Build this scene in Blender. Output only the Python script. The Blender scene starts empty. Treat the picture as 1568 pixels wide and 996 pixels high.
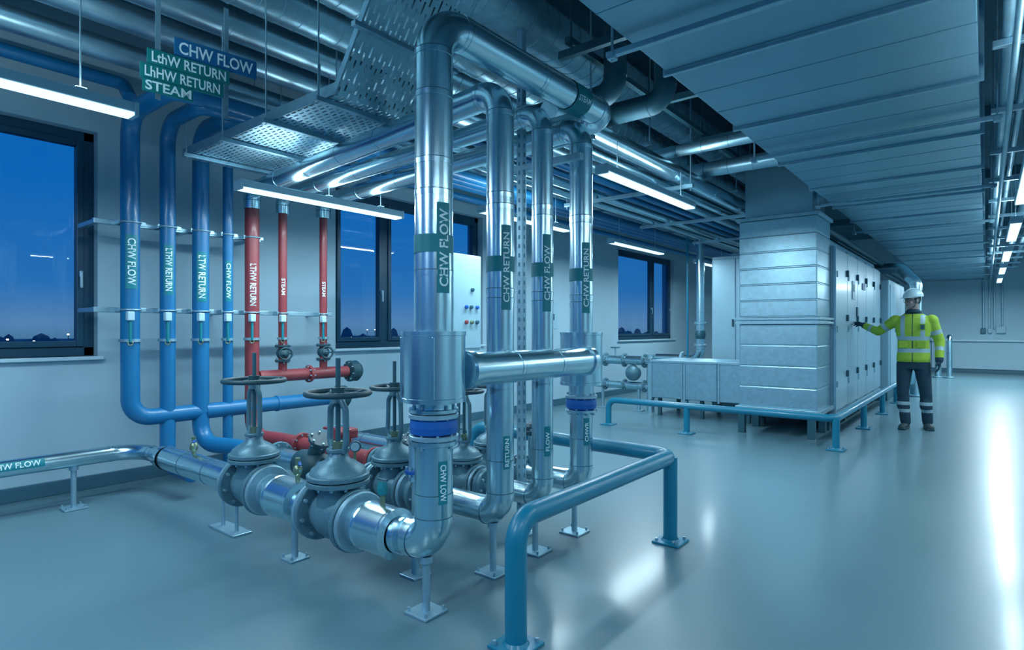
import bpy,bmesh,math,random
from mathutils import Vector,Matrix
random.seed(3)
scene=bpy.context.scene
scene.view_settings.view_transform='Standard'
V=Vector
# ---------------------------------------------------------------- materials
def M(name,col,metal=0.0,rough=0.5,var=0.0,scale=6,bump=0.0,bscale=40,coat=0.0,stretch=(1,1,1),vor=False,rvar=0.0,crough=.12):
    m=bpy.data.materials.new(name); m.use_nodes=True
    nt=m.node_tree; N=nt.nodes; L=nt.links
    p=N['Principled BSDF']
    p.inputs['Base Color'].default_value=(*col,1); p.inputs['Metallic'].default_value=metal
    p.inputs['Roughness'].default_value=rough; p.inputs['Coat Weight'].default_value=coat
    p.inputs['Coat Roughness'].default_value=crough
    tc=N.new('ShaderNodeTexCoord'); mp=N.new('ShaderNodeMapping'); mp.inputs['Scale'].default_value=stretch
    L.new(tc.outputs['Object'],mp.inputs['Vector'])
    if var>0:
        if vor:
            n=N.new('ShaderNodeTexVoronoi'); n.inputs['Scale'].default_value=scale; out=n.outputs['Color']
        else:
            n=N.new('ShaderNodeTexNoise'); n.inputs['Scale'].default_value=scale; n.inputs['Detail'].default_value=5; out=n.outputs['Fac']
        L.new(mp.outputs[0],n.inputs['Vector'])
        r=N.new('ShaderNodeMapRange'); r.inputs['From Min'].default_value=0.25; r.inputs['From Max'].default_value=0.75
        L.new(out,r.inputs['Value'])
        mx=N.new('ShaderNodeMix'); mx.data_type='RGBA'
        mx.inputs[6].default_value=(*[c*(1-var) for c in col],1); mx.inputs[7].default_value=(*[min(1,c*(1+var)) for c in col],1)
        L.new(r.outputs[0],mx.inputs[0]); L.new(mx.outputs[2],p.inputs['Base Color'])
        if rvar>0:
            r2=N.new('ShaderNodeMapRange'); r2.inputs['To Min'].default_value=max(.02,rough-rvar); r2.inputs['To Max'].default_value=rough+rvar
            L.new(r.outputs[0],r2.inputs['Value']); L.new(r2.outputs[0],p.inputs['Roughness'])
    if bump>0:
        n=N.new('ShaderNodeTexNoise'); n.inputs['Scale'].default_value=bscale; n.inputs['Detail'].default_value=3
        L.new(mp.outputs[0],n.inputs['Vector'])
        b=N.new('ShaderNodeBump'); b.inputs['Strength'].default_value=bump; b.inputs['Distance'].default_value=0.02
        L.new(n.outputs['Fac'],b.inputs['Height']); L.new(b.outputs[0],p.inputs['Normal'])
    return m
def EM(name,col,s):
    m=bpy.data.materials.new(name); m.use_nodes=True
    p=m.node_tree.nodes['Principled BSDF']; p.inputs['Base Color'].default_value=(*col,1)
    p.inputs['Emission Color'].default_value=(*col,1); p.inputs['Emission Strength'].default_value=s
    return m
steel=M('clad_steel',(.53,.745,.82),1,.235,.06,2.5,0,30,rvar=.03)
steel2=M('clad_aluminium_dull',(.46,.68,.78),.95,.36,.10,5,.08,14)
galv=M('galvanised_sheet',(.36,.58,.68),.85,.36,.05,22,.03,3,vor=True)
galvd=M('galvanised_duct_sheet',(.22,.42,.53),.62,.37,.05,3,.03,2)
strut=M('zinc_strut',(.33,.53,.63),.75,.42,.1,20)
blue=M('blue_paint',(.003,.15,.35),0,.42,.06,6,coat=.2)
red=M('red_paint',(.26,.04,.05),0,.45,.06,6,coat=.2)
teal=M('barrier_teal_paint',(.0,.18,.30),0,.40,.05,5,coat=.15)
bluef=M('flange_blue_paint',(.006,.10,.40),0,.38,.05,8)
cast=M('cast_iron_grey_paint',(.095,.22,.285),.3,.42,.12,30,.12,90)
black=M('black_rubber',(.012,.06,.085),0,.5,.1,20)
dark=M('dark_steel',(.032,.12,.165),.35,.5,.1,10)
brass=M('brass_fitting',(.25,.33,.22),.8,.35,.1,20)
lab=M('label_teal',(.0,.20,.25),0,.5,.05,10)
labb=M('label_blue',(.003,.12,.30),0,.5,.05,10)
labg=M('label_green',(.0,.17,.18),0,.5,.05,10)
white=M('label_lettering',(.66,.86,.92),0,.5,.03,10)
wallm=M('painted_wall',(.35,.53,.63),0,.75,.03,2,.02,60)
floorm=M('resin_floor',(.098,.196,.242),0,.36,.05,1.3,.008,5,coat=.3,rvar=.02,crough=.15)
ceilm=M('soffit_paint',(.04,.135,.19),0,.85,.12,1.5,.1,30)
base=M('baseboard_dark',(.04,.13,.19),0,.5,.05,5)
frame=M('window_frame_dark',(.010,.065,.12),.2,.4,.05,8)
sill=M('sill_white',(.44,.64,.74),0,.4,.03,8)
cab=M('cabinet_enamel',(.30,.49,.59),.35,.37,.03,4,.01,5,coat=.15)
cabw=M('panel_white',(.28,.47,.57),0,.5,.03,5)
lum=EM('lamp_diffuser',(.70,.92,1.0),1.3)
hous=M('lamp_housing',(.35,.55,.66),.2,.4,.03,10)
tray=M('perforated_tray',(.38,.61,.71),.7,.40,.06,10)
def perf(m,bw,rh,mo):
    nt=m.node_tree;N=nt.nodes;L=nt.links
    tc=N.new('ShaderNodeTexCoord');b=N.new('ShaderNodeTexBrick')
    b.inputs['Scale'].default_value=1; b.inputs['Brick Width'].default_value=bw; b.inputs['Row Height'].default_value=rh
    b.inputs['Mortar Size'].default_value=mo; b.inputs['Mortar Smooth'].default_value=0
    L.new(tc.outputs['Object'],b.inputs['Vector'])
    t=N.new('ShaderNodeBsdfTransparent'); mx=N.new('ShaderNodeMixShader')
    L.new(b.outputs['Fac'],mx.inputs[0]); L.new(t.outputs[0],mx.inputs[1]); L.new(N['Principled BSDF'].outputs[0],mx.inputs[2])
    L.new(mx.outputs[0],N['Material Output'].inputs['Surface'])
perf(tray,.068,.037,.0125)
glass=bpy.data.materials.new('window_glass'); glass.use_nodes=True
nt=glass.node_tree; nt.nodes.clear()
o=nt.nodes.new('ShaderNodeOutputMaterial'); t=nt.nodes.new('ShaderNodeBsdfTransparent'); g=nt.nodes.new('ShaderNodeBsdfGlossy')
g.inputs['Roughness'].default_value=.01; t.inputs['Color'].default_value=(.85,.95,1,1)
fr=nt.nodes.new('ShaderNodeFresnel'); fr.inputs['IOR'].default_value=1.6
mx=nt.nodes.new('ShaderNodeMixShader'); nt.links.new(fr.outputs[0],mx.inputs[0]); nt.links.new(t.outputs[0],mx.inputs[1]); nt.links.new(g.outputs[0],mx.inputs[2]); nt.links.new(mx.outputs[0],o.inputs[0])

# ---------------------------------------------------------------- builder
def basis(a):
    a=a.normalized(); h=V((0,0,1)) if abs(a.z)<.9 else V((1,0,0))
    u=a.cross(h).normalized(); return u,a.cross(u).normalized()
def fillet(pts,R,n=8):
    pts=[V(p) for p in pts]; out=[pts[0]]; joints=[]
    for i in range(1,len(pts)-1):
        p=pts[i]; d1=(p-pts[i-1]); d2=(pts[i+1]-p); l1,l2=d1.length,d2.length; d1.normalize(); d2.normalize()
        ang=math.acos(max(-1,min(1,d1.dot(d2))))
        if ang<.02: out.append(p); continue
        r=min(R,.48*min(l1,l2)/math.tan(ang/2)); tl=r*math.tan(ang/2)
        a=p-d1*tl; nn=(d2-d1*d1.dot(d2)).normalized(); c=a+nn*r
        for k in range(n+1):
            f=ang*k/n; out.append(c+(-nn*math.cos(f)+d1*math.sin(f))*r)
        joints+= [(a,d1),(p+d2*tl,d2)]
    out.append(pts[-1]); return out,joints
class B:
    def __init__(s,name): s.name=name; s.v=[];s.f=[];s.mi=[];s.sm=[];s.mats=[]
    def add(s,vs,fs,mat,smooth=True):
        if mat not in s.mats: s.mats.append(mat)
        k=s.mats.index(mat); o=len(s.v); s.v+= [tuple(v) for v in vs]
        for f in fs: s.f.append([i+o for i in f]); s.mi.append(k); s.sm.append(smooth)
    def box(s,c,size,mat,bev=0,rot=None):
        bm=bmesh.new(); bmesh.ops.create_cube(bm,size=1)
        for v in bm.verts: v.co=V((v.co.x*size[0],v.co.y*size[1],v.co.z*size[2]))
        if bev>0: bmesh.ops.bevel(bm,geom=bm.edges[:],offset=min(bev,min(size)*.45),segments=2,affect='EDGES',profile=.5)
        if rot is not None: bm.transform(rot.to_4x4())
        bm.transform(Matrix.Translation(V(c))); bm.verts.index_update()
        s.add([v.co.copy() for v in bm.verts],[[v.index for v in f.verts] for f in bm.faces],mat,False); bm.free()
    def span(s,a,b,mat,bev=0):
        s.box([(a[i]+b[i])/2 for i in range(3)],[abs(b[i]-a[i]) for i in range(3)],mat,bev)
    def sweep(s,P,r,mat,seg=20,cap=True):
        n=len(P); rings=[]; rs=r if isinstance(r,list) else [r]*n
        d=(P[1]-P[0]).normalized(); u,w=basis(d)
        for i in range(n):
            if i==0: t=(P[1]-P[0])
            elif i==n-1: t=(P[-1]-P[-2])
            else: t=(P[i+1]-P[i]).normalized()+(P[i]-P[i-1]).normalized()
            t.normalize(); u=(u-t*u.dot(t)).normalized(); w=t.cross(u)
            rings.append([P[i]+(u*math.cos(2*math.pi*k/seg)+w*math.sin(2*math.pi*k/seg))*rs[i] for k in range(seg)])
        vs=[v for R in rings for v in R]; fs=[]
        for i in range(n-1):
            for k in range(seg):
                a=i*seg+k;b=i*seg+(k+1)%seg; fs.append([a,b,b+seg,a+seg])
        s.add(vs,fs,mat,True)
        if cap:
            s.add(rings[0],[list(range(seg))[::-1]],mat,False); s.add(rings[-1],[list(range(seg))],mat,False)
    def tube(s,pts,r,mat,bend=.12,seg=20,cap=True):
        P,J=fillet(pts,bend); s.sweep(P,r,mat,seg,cap); return P,J
    def seam(s,c,d,r,mat,seg):
        s.cyl(c-d*.012,c+d*.012,r*1.03,mat,seg=seg); s.cyl(c+d*.012,c+d*.0155,r*1.012,dark,seg=seg)
    def clad(s,pts,r,mat,bend=.14,seg=32,step=.9,cap=True):
        P,J=s.tube(pts,r,mat,bend,seg,cap)
        for a,d in J: s.seam(a,d,r,mat,seg)
        for i in range(len(P)-1):
            l=(P[i+1]-P[i]).length
            if l>step*1.1:
                d=(P[i+1]-P[i]).normalized(); n=int(l/step)
                for k in range(1,n+1): s.seam(P[i]+d*(l*k/(n+1)),d,r,mat,seg)
    def cyl(s,p0,p1,r,mat,r2=None,seg=20,cap=True): s.sweep([V(p0),V(p1)],[r,r if r2 is None else r2],mat,seg,cap)
    def lathe(s,p,axis,prof,mat,seg=28,share=False):
        p=V(p);axis=V(axis).normalized();u,w=basis(axis)
        def ring(r,h): return [p+axis*h+(u*math.cos(2*math.pi*k/seg)+w*math.sin(2*math.pi*k/seg))*max(r,1e-4) for k in range(seg)]
        if share:
            vs=[];fs=[]
            for r,h in prof: vs+=ring(r,h)
            for i in range(len(prof)-1):
                for k in range(seg):
                    a=i*seg+k;b=i*seg+(k+1)%seg; fs.append([a,b,b+seg,a+seg])
            s.add(vs,fs,mat,True)
        else:
            for i in range(len(prof)-1):
                vs=ring(*prof[i])+ring(*prof[i+1]); s.add(vs,[[k,(k+1)%seg,(k+1)%seg+seg,k+seg] for k in range(seg)],mat,True)
    def disc(s,c,axis,r,th,mat,bolts=0,seg=28,br=.008):
        c=V(c);a=V(axis).normalized(); s.lathe(c-a*th/2,a,[(0,0),(r*.96,0),(r,th*.15),(r,th*.85),(r*.96,th),(0,th)],mat,seg)
        u,w=basis(a)
        for k in range(bolts):
            q=c+(u*math.cos(2*math.pi*k/bolts+.2)+w*math.sin(2*math.pi*k/bolts+.2))*r*.83
            s.cyl(q-a*(th/2+.014),q+a*(th/2+.014),br,strut,seg=6)
    def torus(s,c,axis,R,r,mat,seg=36,sg=10):
        c=V(c);u,w=basis(V(axis));a=V(axis).normalized();vs=[];fs=[]
        for i in range(seg):
            f=2*math.pi*i/seg;d=u*math.cos(f)+w*math.sin(f)
            for k in range(sg):
                q=2*math.pi*k/sg; vs.append(c+d*(R+r*math.cos(q))+a*r*math.sin(q))
        for i in range(seg):
            for k in range(sg):
                j=(i+1)%seg;l=(k+1)%sg; fs.append([i*sg+k,j*sg+k,j*sg+l,i*sg+l])
        s.add(vs,fs,mat,True)
    def ell(s,c,rad,mat,rot=None,seg=20,rg=12,z0=-1.0):
        vs=[];fs=[];c=V(c)
        for i in range(rg+1):
            zz=math.asin(z0)+(math.pi/2-math.asin(z0))*i/rg
            for k in range(seg):
                f=2*math.pi*k/seg; p=V((rad[0]*math.cos(zz)*math.cos(f),rad[1]*math.cos(zz)*math.sin(f),rad[2]*math.sin(zz)))
                if rot is not None:p=rot@p
                vs.append(c+p)
        for i in range(rg):
            for k in range(seg):
                a=i*seg+k;b=i*seg+(k+1)%seg;fs.append([a,b,b+seg,a+seg])
        s.add(vs,fs,mat,True)
    def label(s,c,a,n,r,L,W,mat,text=None,tm=None,th=None):
        c=V(c);a=V(a).normalized();n=V(n);n=(n-a*n.dot(a)).normalized();u=n.cross(a)
        rr=r+.0025;K=10;vs=[];fs=[]
        for i in range(K+1):
            f=(-.5+i/K)*W/rr
            for x in(-L/2,L/2): vs.append(c+a*x+(n*math.cos(f)+u*math.sin(f))*rr)
        for i in range(K): fs.append([2*i,2*i+1,2*i+3,2*i+2])
        s.add(vs,fs,mat,True)
        if text:
            tv,tf,w,h=textmesh(text); hh=th or W*.55; ll=min(L*.86,w*hh/h*1.15)
            r2=rr+max(.0015,(hh**2)/(8*rr)*.8)
            s.add([c+a*((x/w)*ll)+(n*math.cos(y/h*hh/r2)+u*math.sin(y/h*hh/r2))*r2 for x,y in tv],tf,tm or white,False)
    def sign(s,c,a,n,L,W,mat,text,th=None):
        c=V(c);a=V(a).normalized();n=V(n);n=(n-a*n.dot(a)).normalized();u=n.cross(a)
        R=Matrix((a,u,n)).transposed(); s.box(c,(L,W,.012),mat,.003,R)
        tv,tf,w,h=textmesh(text);hh=th or W*.6;ll=min(L*.9,w*hh/h*1.1)
        s.add([c+a*(x/w*ll)+u*(y/h*hh)+n*.0085 for x,y in tv],tf,white,False)
    def done(s,loc=None):
        me=bpy.data.meshes.new(s.name); me.from_pydata(s.v,[],s.f)
        for m in s.mats: me.materials.append(m)
        me.polygons.foreach_set('material_index',s.mi); me.polygons.foreach_set('use_smooth',s.sm); me.update()
        ob=bpy.data.objects.new(s.name,me); scene.collection.objects.link(ob)
        return ob
_tc={}
def textmesh(t):
    if t in _tc: return _tc[t]
    cu=bpy.data.curves.new('t','FONT');cu.body=t;cu.resolution_u=3;cu.offset=.02;ob=bpy.data.objects.new('t',cu);scene.collection.objects.link(ob)
    dg=bpy.context.evaluated_depsgraph_get();me=bpy.data.meshes.new_from_object(ob.evaluated_get(dg))
    vs=[(v.co.x,v.co.y) for v in me.vertices];fs=[list(p.vertices) for p in me.polygons]
    x0=min(v[0] for v in vs);x1=max(v[0] for v in vs);y0=min(v[1] for v in vs);y1=max(v[1] for v in vs)
    vs=[(x-(x0+x1)/2,y-(y0+y1)/2) for x,y in vs]
    bpy.data.objects.remove(ob);bpy.data.curves.remove(cu);bpy.data.meshes.remove(me)
    _tc[t]=(vs,fs,x1-x0,y1-y0);return _tc[t]

# ---------------------------------------------------------------- room
XW=-5.7; XR=3.6; YB=22.4; YF=-3.0; H=4.25
b=B('floor'); b.span((XW-.3,YF,-.2),(XR+.2,YB+.3,0),floorm); b.done()
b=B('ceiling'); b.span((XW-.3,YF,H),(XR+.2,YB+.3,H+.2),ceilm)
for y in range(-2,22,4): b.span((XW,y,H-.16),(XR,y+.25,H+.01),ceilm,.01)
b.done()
wins=[(-1.3,1.67,[.2]),(3.95,6.44,[4.72,5.58]),(10.5,13.2,[12.2])]; zs,zt=1.08,2.92
b=B('wall_left'); y=YF
b.span((XW-.3,YF,0),(XW,YB+.3,zs),wallm); b.span((XW-.3,YF,zt),(XW,YB+.3,H),wallm)
for w in wins: b.span((XW-.3,y,zs),(XW,w[0],zt),wallm); y=w[1]
b.span((XW-.3,y,zs),(XW,YB+.3,zt),wallm); b.done()
b=B('wall_back'); b.span((XW-.3,YB,0),(XR+.2,YB+.3,H),wallm); b.done()
b=B('wall_right'); b.span((XR,YF,0),(XR+.2,YB+.3,H),wallm); b.done()
b=B('baseboard_left'); b.span((XW,YF,0),(XW+.02,YB,.11),base,.004); b.done()
b=B('baseboard_back'); b.span((XW+.02,YB-.02,0),(XR,YB,.11),base,.004); b.done()
b=B('trim_back'); b.span((-1.3,YB-.14,.93),(XR,YB,.99),sill,.01); b.span((-1.3,YB-.05,.11),(XR,YB-.001,.93),wallm,.01); b.done()
for i,w in enumerate(wins):
    b=B('window_%d'%(i+1)); x0,x1=XW-.16,XW-.09; f=.075
    b.span((x0,w[0],zs),(x1,w[1],zs+f),frame,.006); b.span((x0,w[0],zt-f),(x1,w[1],zt),frame,.006)
    b.span((x0,w[0],zs),(x1,w[0]+f,zt),frame,.006); b.span((x0,w[1]-f,zs),(x1,w[1],zt),frame,.006)
    ys=[w[0]+f]+w[2]+[w[1]-f]
    for m in w[2]: b.span((x0,m-.045,zs+f),(x1,m+.045,zt-f),frame,.006)
    for k in range(len(ys)-1):
        a0=ys[k]+(.045 if k else 0); a1=ys[k+1]-(.045 if k<len(ys)-2 else 0)
        for p,q in (((x0+.01,a0,zs+f),(x1+.015,a0+.05,zt-f)),((x0+.01,a1-.05,zs+f),(x1+.015,a1,zt-f)),((x0+.01,a0+.05,zs+f),(x1+.015,a1-.05,zs+f+.05)),((x0+.01,a0+.05,zt-f-.05),(x1+.015,a1-.05,zt-f))): b.span(p,q,frame,.006)
        b.box((x1+.035,a1-.025,1.75),(.03,.025,.05),strut,.004); b.box((x1+.05,a1-.025,1.70),(.015,.02,.13),strut,.004)
        gx=x0+.03; b.add([(gx,a0+.04,zs+f+.04),(gx,a1-.04,zs+f+.04),(gx,a1-.04,zt-f-.04),(gx,a0+.04,zt-f-.04)],[[0,1,2,3]],glass,False)
    b.done()
    b=B('trim_%d'%(i+1)); b.span((XW-.09,w[0]-.03,zs-.03),(XW+.05,w[1]+.03,zs),sill,.006); b.done()
gm=M('dusk_field',(.06,.16,.22),0,.9,.3,.05)
gl=EM('distant_lights',(1,.9,.8),3.0)
b=B('ground_outside'); b.span((-400,-200,-4.2),(-6.3,300,-4),gm); b.done()
b=B('tree_line')
for i in range(230):
    y=-70+i*1.3+random.uniform(-1,1); h=random.uniform(3.0,4.8) if random.random()>.08 else random.uniform(5.2,6.2)
    b.ell((-105+random.uniform(-5,5),y,-4+h*.5),(1.5,random.uniform(.8,1.8),h*.5),gm,seg=8,rg=5)
b.done()
b=B('distant_street_lights')
for i in range(44):
    y=-20+i*3.1+random.uniform(-1.5,1.5); z=random.uniform(-.6,1.2); b.cyl((-88,y,-4),(-88,y,z),.04,dark,seg=6); b.ell((-88,y,z),(.14,.14,.1),gl,seg=8,rg=5)
b.done()

# ---------------------------------------------------------------- lights
LC=(.69,.905,1.0)
def lamp(x,y0,y1,z,e,top=None,wid=.11,up=0,rods=None):
    b=B('linear_pendant_lamp'); top=top or H
    b.span((x-wid/2,y0,z),(x+wid/2,y1,z+.055),hous,.006)
    b.span((x-wid/2+.006,y0+.01,z-.018),(x+wid/2-.006,y1-.01,z),lum,.004)
    b.span((x-wid/2-.002,y0-.012,z-.02),(x+wid/2+.002,y0+.01,z+.057),hous,.004); b.span((x-wid/2-.002,y1-.01,z-.02),(x+wid/2+.002,y1+.012,z+.057),hous,.004)
    for y in rods or (y0+.25,y1-.25): b.cyl((x,y,z+.05),(x,y,top),.004,strut,seg=6); b.box((x,y,z+.065),(.04,.05,.02),strut,.003)
    b.done()
    l=bpy.data.lights.new('lamp_tube','AREA'); l.shape='RECTANGLE'; l.size=wid*.9; l.size_y=(y1-y0)*.97; l.energy=e; l.color=LC
    o=bpy.data.objects.new('lamp_tube_light',l); o.location=(x,(y0+y1)/2,z-.022); scene.collection.objects.link(o)
    if up:  # added fill light above the housing, brightens the ceiling and overhead ducts
        l=bpy.data.lights.new('ceiling_fill_light','AREA'); l.shape='RECTANGLE'; l.size=wid*.7; l.size_y=(y1-y0)*.9; l.energy=up; l.color=LC
        o=bpy.data.objects.new('ceiling_fill_light',l); o.location=(x,(y0+y1)/2,z+.07); o.rotation_euler=(math.pi,0,0); scene.collection.objects.link(o)
E=48
lamp(-3.75,-.5,1.27,2.51,E,up=24)
lamp(-4.35,2.17,3.72,2.36,E,up=9,top=3.46,rods=(2.95,3.5))
lamp(-4.15,4.67,6.3,2.55,E,up=15)
lamp(-4.19,7.5,9.2,2.55,E*1.2)
lamp(-4.19,10.7,12.3,2.55,E*1.3)
lamp(-2.37,4.1,5.9,2.55,E,up=11,top=2.86)
for k in range(7): lamp(.27,-.5+3.05*k,1.3+3.05*k,2.5,E*(.6,.5,.5,.62,.95,1.6,3.0)[k],up=(0,8,0,10,0,14,0)[k])
for k in range(3): lamp(2.4,1+6.5*k,2.8+6.5*k,2.6,E*(.9,1.6,3.0)[k],up=(10,0,0)[k])
lamp(-1.75,-1.6,.2,2.6,E*1.1,up=20)

# ---------------------------------------------------------------- world
w=bpy.data.worlds.new('dusk');scene.world=w;w.use_nodes=True;nt=w.node_tree;N=nt.nodes;L=nt.links
bg=N['Background'];tc=N.new('ShaderNodeTexCoord');sx=N.new('ShaderNodeSeparateXYZ');cr=N.new('ShaderNodeValToRGB')
mr=N.new('ShaderNodeMapRange');mr.inputs['From Min'].default_value=-1
L.new(tc.outputs['Generated'],sx.inputs[0]);L.new(sx.outputs['Z'],mr.inputs['Value']);L.new(mr.outputs[0],cr.inputs[0]);L.new(cr.outputs[0],bg.inputs[0])
e=cr.color_ramp.elements;e[0].position=.0;e[0].color=(.01,.07,.12,1);e[1].position=1;e[1].color=(.002,.09,.36,1)
for p,c in((.485,(.03,.12,.2,1)),(.503,(.09,.21,.40,1)),(.53,(.02,.15,.42,1)),(.60,(.004,.125,.43,1)),(.8,(.002,.10,.38,1))):
    q=e.new(p);q.color=c
bg.inputs[1].default_value=1.12

# ---------------------------------------------------------------- foreground risers
ZL=.33
def foot(b,x,y,ztop,s=.055):
    b.box((x,y,.006),(s*2.6,s*2.6,.012),strut,.003); b.cyl((x,y,.01),(x,y,ztop),.018,strut,seg=14)
    for dx in(-1,1):
        for dy in(-1,1): b.cyl((x+dx*s,y+dy*s,.01),(x+dx*s,y+dy*s,.03),.007,strut,seg=6)
    b.cyl((x,y,ztop-.03),(x,y,ztop),.03,strut,seg=14)
def toCam(x,y,deg):
    a=math.atan2(-y,-x)+math.radians(deg); return (math.cos(a),math.sin(a),0)
b=B('chilled_water_riser'); x,y,r=-1.95,1.87,.086
b.clad([(x-.6,y,ZL),(x,y,ZL),(x,y,.82)],r,steel,.115)
b.disc((x,y,.79),(0,0,1),.108,.022,steel,8); b.disc((x,y,.815),(0,0,1),.112,.02,strut,8)
b.lathe((x,y,.826),(0,0,1),[(.09,0),(.106,.008),(.109,.036),(.106,.066),(.09,.074)],bluef)
b.disc((x,y,.91),(0,0,1),.112,.022,strut,10); b.disc((x,y,.935),(0,0,1),.112,.02,steel,10)
b.cyl((x,y,.94),(x,y,.985),.09,steel)
b.lathe((x,y,.975),(0,0,1),[(.08,0),(.146,0),(.146,.018),(.143,.02),(.143,.295),(.146,.297),(.146,.315),(.08,.315)],steel,40)
for f in(1.2,2.6,4.0,5.5): 
    q=V((math.cos(f),math.sin(f),0)); b.box(V((x,y,1.13))+q*.144,(.012,.012,.27),steel,.003,Matrix.Rotation(f,3,'Z'))
b.clad([(x,y,1.28),(x,y,2.70),(x,3.44,2.70),(x-.55,3.44,2.70)],r,steel,.16,step=.7)
for z in (.55,1.55,2.05,2.35): b.seam(V((x,y,z)),V((0,0,1)),r,steel,32)
n=toCam(x,y,30); b.label((x,y,1.66),(0,0,1),n,r,.40,.066,lab,'CHW FLOW',th=.046); b.label((x,y,.62),(0,0,-1),toCam(x,y,28),r,.19,.045,lab,'CHW LOW',th=.030)
b.cyl((x,y,1.64),(x,y,1.72),r+.0028,lab,cap=False,seg=32)
b.cyl((x,2.95,2.70),(x,3.11,2.70),r+.0035,lab,cap=False,seg=32)
b.label((x,3.03,2.70),(0,1,0),(1,-.1,-.35),r+.003,.15,.05,lab,'STEAM',th=.035)
foot(b,x-.05,y,.262)
b.done()
def riser(name,x,y,r,ztop,xt,yt,txts,sleeve=False):
    b=B(name)
    b.clad([(x-.45,y,ZL),(x,y,ZL),(x,y,.80 if sleeve else 1.0)],r,steel,.10)
    if sleeve:
        b.disc((x,y,.785),(0,0,1),.1,.02,steel,8); b.lathe((x,y,.795),(0,0,1),[(.08,0),(.095,.008),(.098,.035),(.095,.062),(.08,.07)],bluef)
        b.disc((x,y,.875),(0,0,1),.1,.02,strut,10); b.cyl((x,y,.88),(x,y,.96),.08,steel)
        b.lathe((x,y,.95),(0,0,1),[(.07,0),(.136,0),(.136,.018),(.133,.02),(.133,.31),(.136,.312),(.136,.33),(.07,.33)],steel,36)
    b.clad([(x,y,.96),(x,y,ztop),(xt,yt,ztop),(xt,yt,ztop-.17)],r,steel,.13,step=.6)
    for z in (.6,1.5,2.0): b.seam(V((x,y,z)),V((0,0,1)),r,steel,32)
    b.label((x,y,1.62),(0,0,1),toCam(x,y,25),r,.44,.055,lab,txts[0],th=.036)
    b.cyl((x,y,1.60),(x,y,1.68),r+.0028,lab,cap=False,seg=32)
    b.label((x,y,.66),(0,0,1),toCam(x,y,28),r,.17,.04,lab,txts[1],th=.025)
    foot(b,x-.05,y,ZL-r+.015); b.done()
riser('cooling_riser',-2.0,2.40,.073,2.56,-5.2,2.72,('CHW RETURN','RETURN'))
riser('heating_riser',-2.0,2.78,.062,2.56,-5.2,3.02,('CHW FLOW','FLOW'))
riser('steam_riser',-2.0,3.20,.072,2.58,-5.2,3.46,('CHW RETURN','CHWR'),True)
b=B('cross_header_pipe'); x=-1.88
b.clad([(x,1.99,1.11),(x,3.09,1.11)],.080,steel,step=.5); b.cyl((x,2.0,1.11),(x,2.04,1.11),.09,steel); b.cyl((x,3.04,1.11),(x,3.08,1.11),.09,steel); b.done()
b=B('strut_post'); b.box((-2.3,2.97,1.6),(.045,.045,3.2),strut,.004); b.box((-2.3,2.97,.006),(.14,.14,.012),strut,.003)
for k in range(50): b.box((-2.277,2.97,.2+k*.058),(.002,.012,.026),cast); b.box((-2.3,2.947,.2+k*.058),(.012,.002,.026),cast)
b.box((-2.15,2.97,2.32),(.6,.04,.04),strut,.004); b.done()

# ---------------------------------------------------------------- valves
def valve(x,y,z,rp,zw,rw,name='gate_valve',cm=cast,s=1.0):
    b=B(name); A=(1,0,0)
    b.lathe((x-.15*s,y,z),A,[(rp,0),(rp*1.05,.03*s),(rp*1.3,.09*s),(rp*1.42,.15*s),(rp*1.3,.21*s),(rp*1.05,.27*s),(rp,.3*s)],cm,28,True)
    for d in(-1,1):
        b.disc((x+d*.14*s,y,z),A,rp*1.78,.026*s,cm,8,br=.010*s); b.disc((x+d*.172*s,y,z),A,rp*1.72,.024*s,strut,0)
        b.cyl((x+d*.18*s,y,z),(x+d*.21*s,y,z),rp*1.15,strut)
    b.lathe((x,y,z+rp*.6),(0,0,1),[(rp*1.25,0),(rp*1.15,.06*s),(rp*1.25,.12*s)],cm,28,True)
    b.box((x,y,z-.02),(.19*s,.012,rp*2.7),cm,.004)
    zb=z+rp*.6+.115*s
    b.disc((x,y,zb),(0,0,1),.15*s,.024*s,cm,12,br=.009*s); b.disc((x,y,zb+.028*s),(0,0,1),.148*s,.024*s,cm,0)
    b.lathe((x,y,zb+.038*s),(0,0,1),[(.135*s,0),(.125*s,.025*s),(.09*s,.05*s),(.055*s,.07*s),(.045*s,.1*s),(.04*s,.12*s)],cm,28,True)
    zg=zb+.15*s; b.disc((x,y,zg),(0,0,1),.055*s,.018*s,cm,4)
    zt=zw-.03
    for d in(-1,1):
        b.tube([(x+d*.045*s,y,zg-.01),(x+d*.066*s,y,zg+.05),(x+d*.060*s,y,zt-.05),(x+d*.02*s,y,zt)],.015*s,cm,.04,10)
    b.cyl((x,y,zt-.02),(x,y,zt+.02),.034*s,cm); b.cyl((x,y,zg),(x,y,zw+.17*s),.012*s,dark,seg=12); b.cyl((x,y,zg+.01),(x,y,zg+.045),.025*s,brass,seg=12)
    b.torus((x,y,zw),(0,0,1),rw,.012*s+.002,black); b.cyl((x,y,zw-.02),(x,y,zw+.03),.032*s,black)
    for k in range(5):
        f=2*math.pi*k/5+.3; b.tube([(x,y,zw+.008),(x+math.cos(f)*rw*.5,y+math.sin(f)*rw*.5,zw-.014),(x+math.cos(f)*rw,y+math.sin(f)*rw,zw)],.009*s,black,.1,8)
    b.done()
Y1=1.845
valve(-3.50,Y1,ZL+.01,.085,.985,.175)
valve(-2.64,Y1,ZL,.088,.965,.16,s=1.08)
valve(-2.85,2.40,ZL,.075,.94,.14,cm=cast,s=.95)
valve(-2.62,2.78,ZL,.065,.90,.12,cm=cast,s=.8)
valve(-2.75,3.20,ZL,.07,.90,.13,cm=cast,s=.85)
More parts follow.
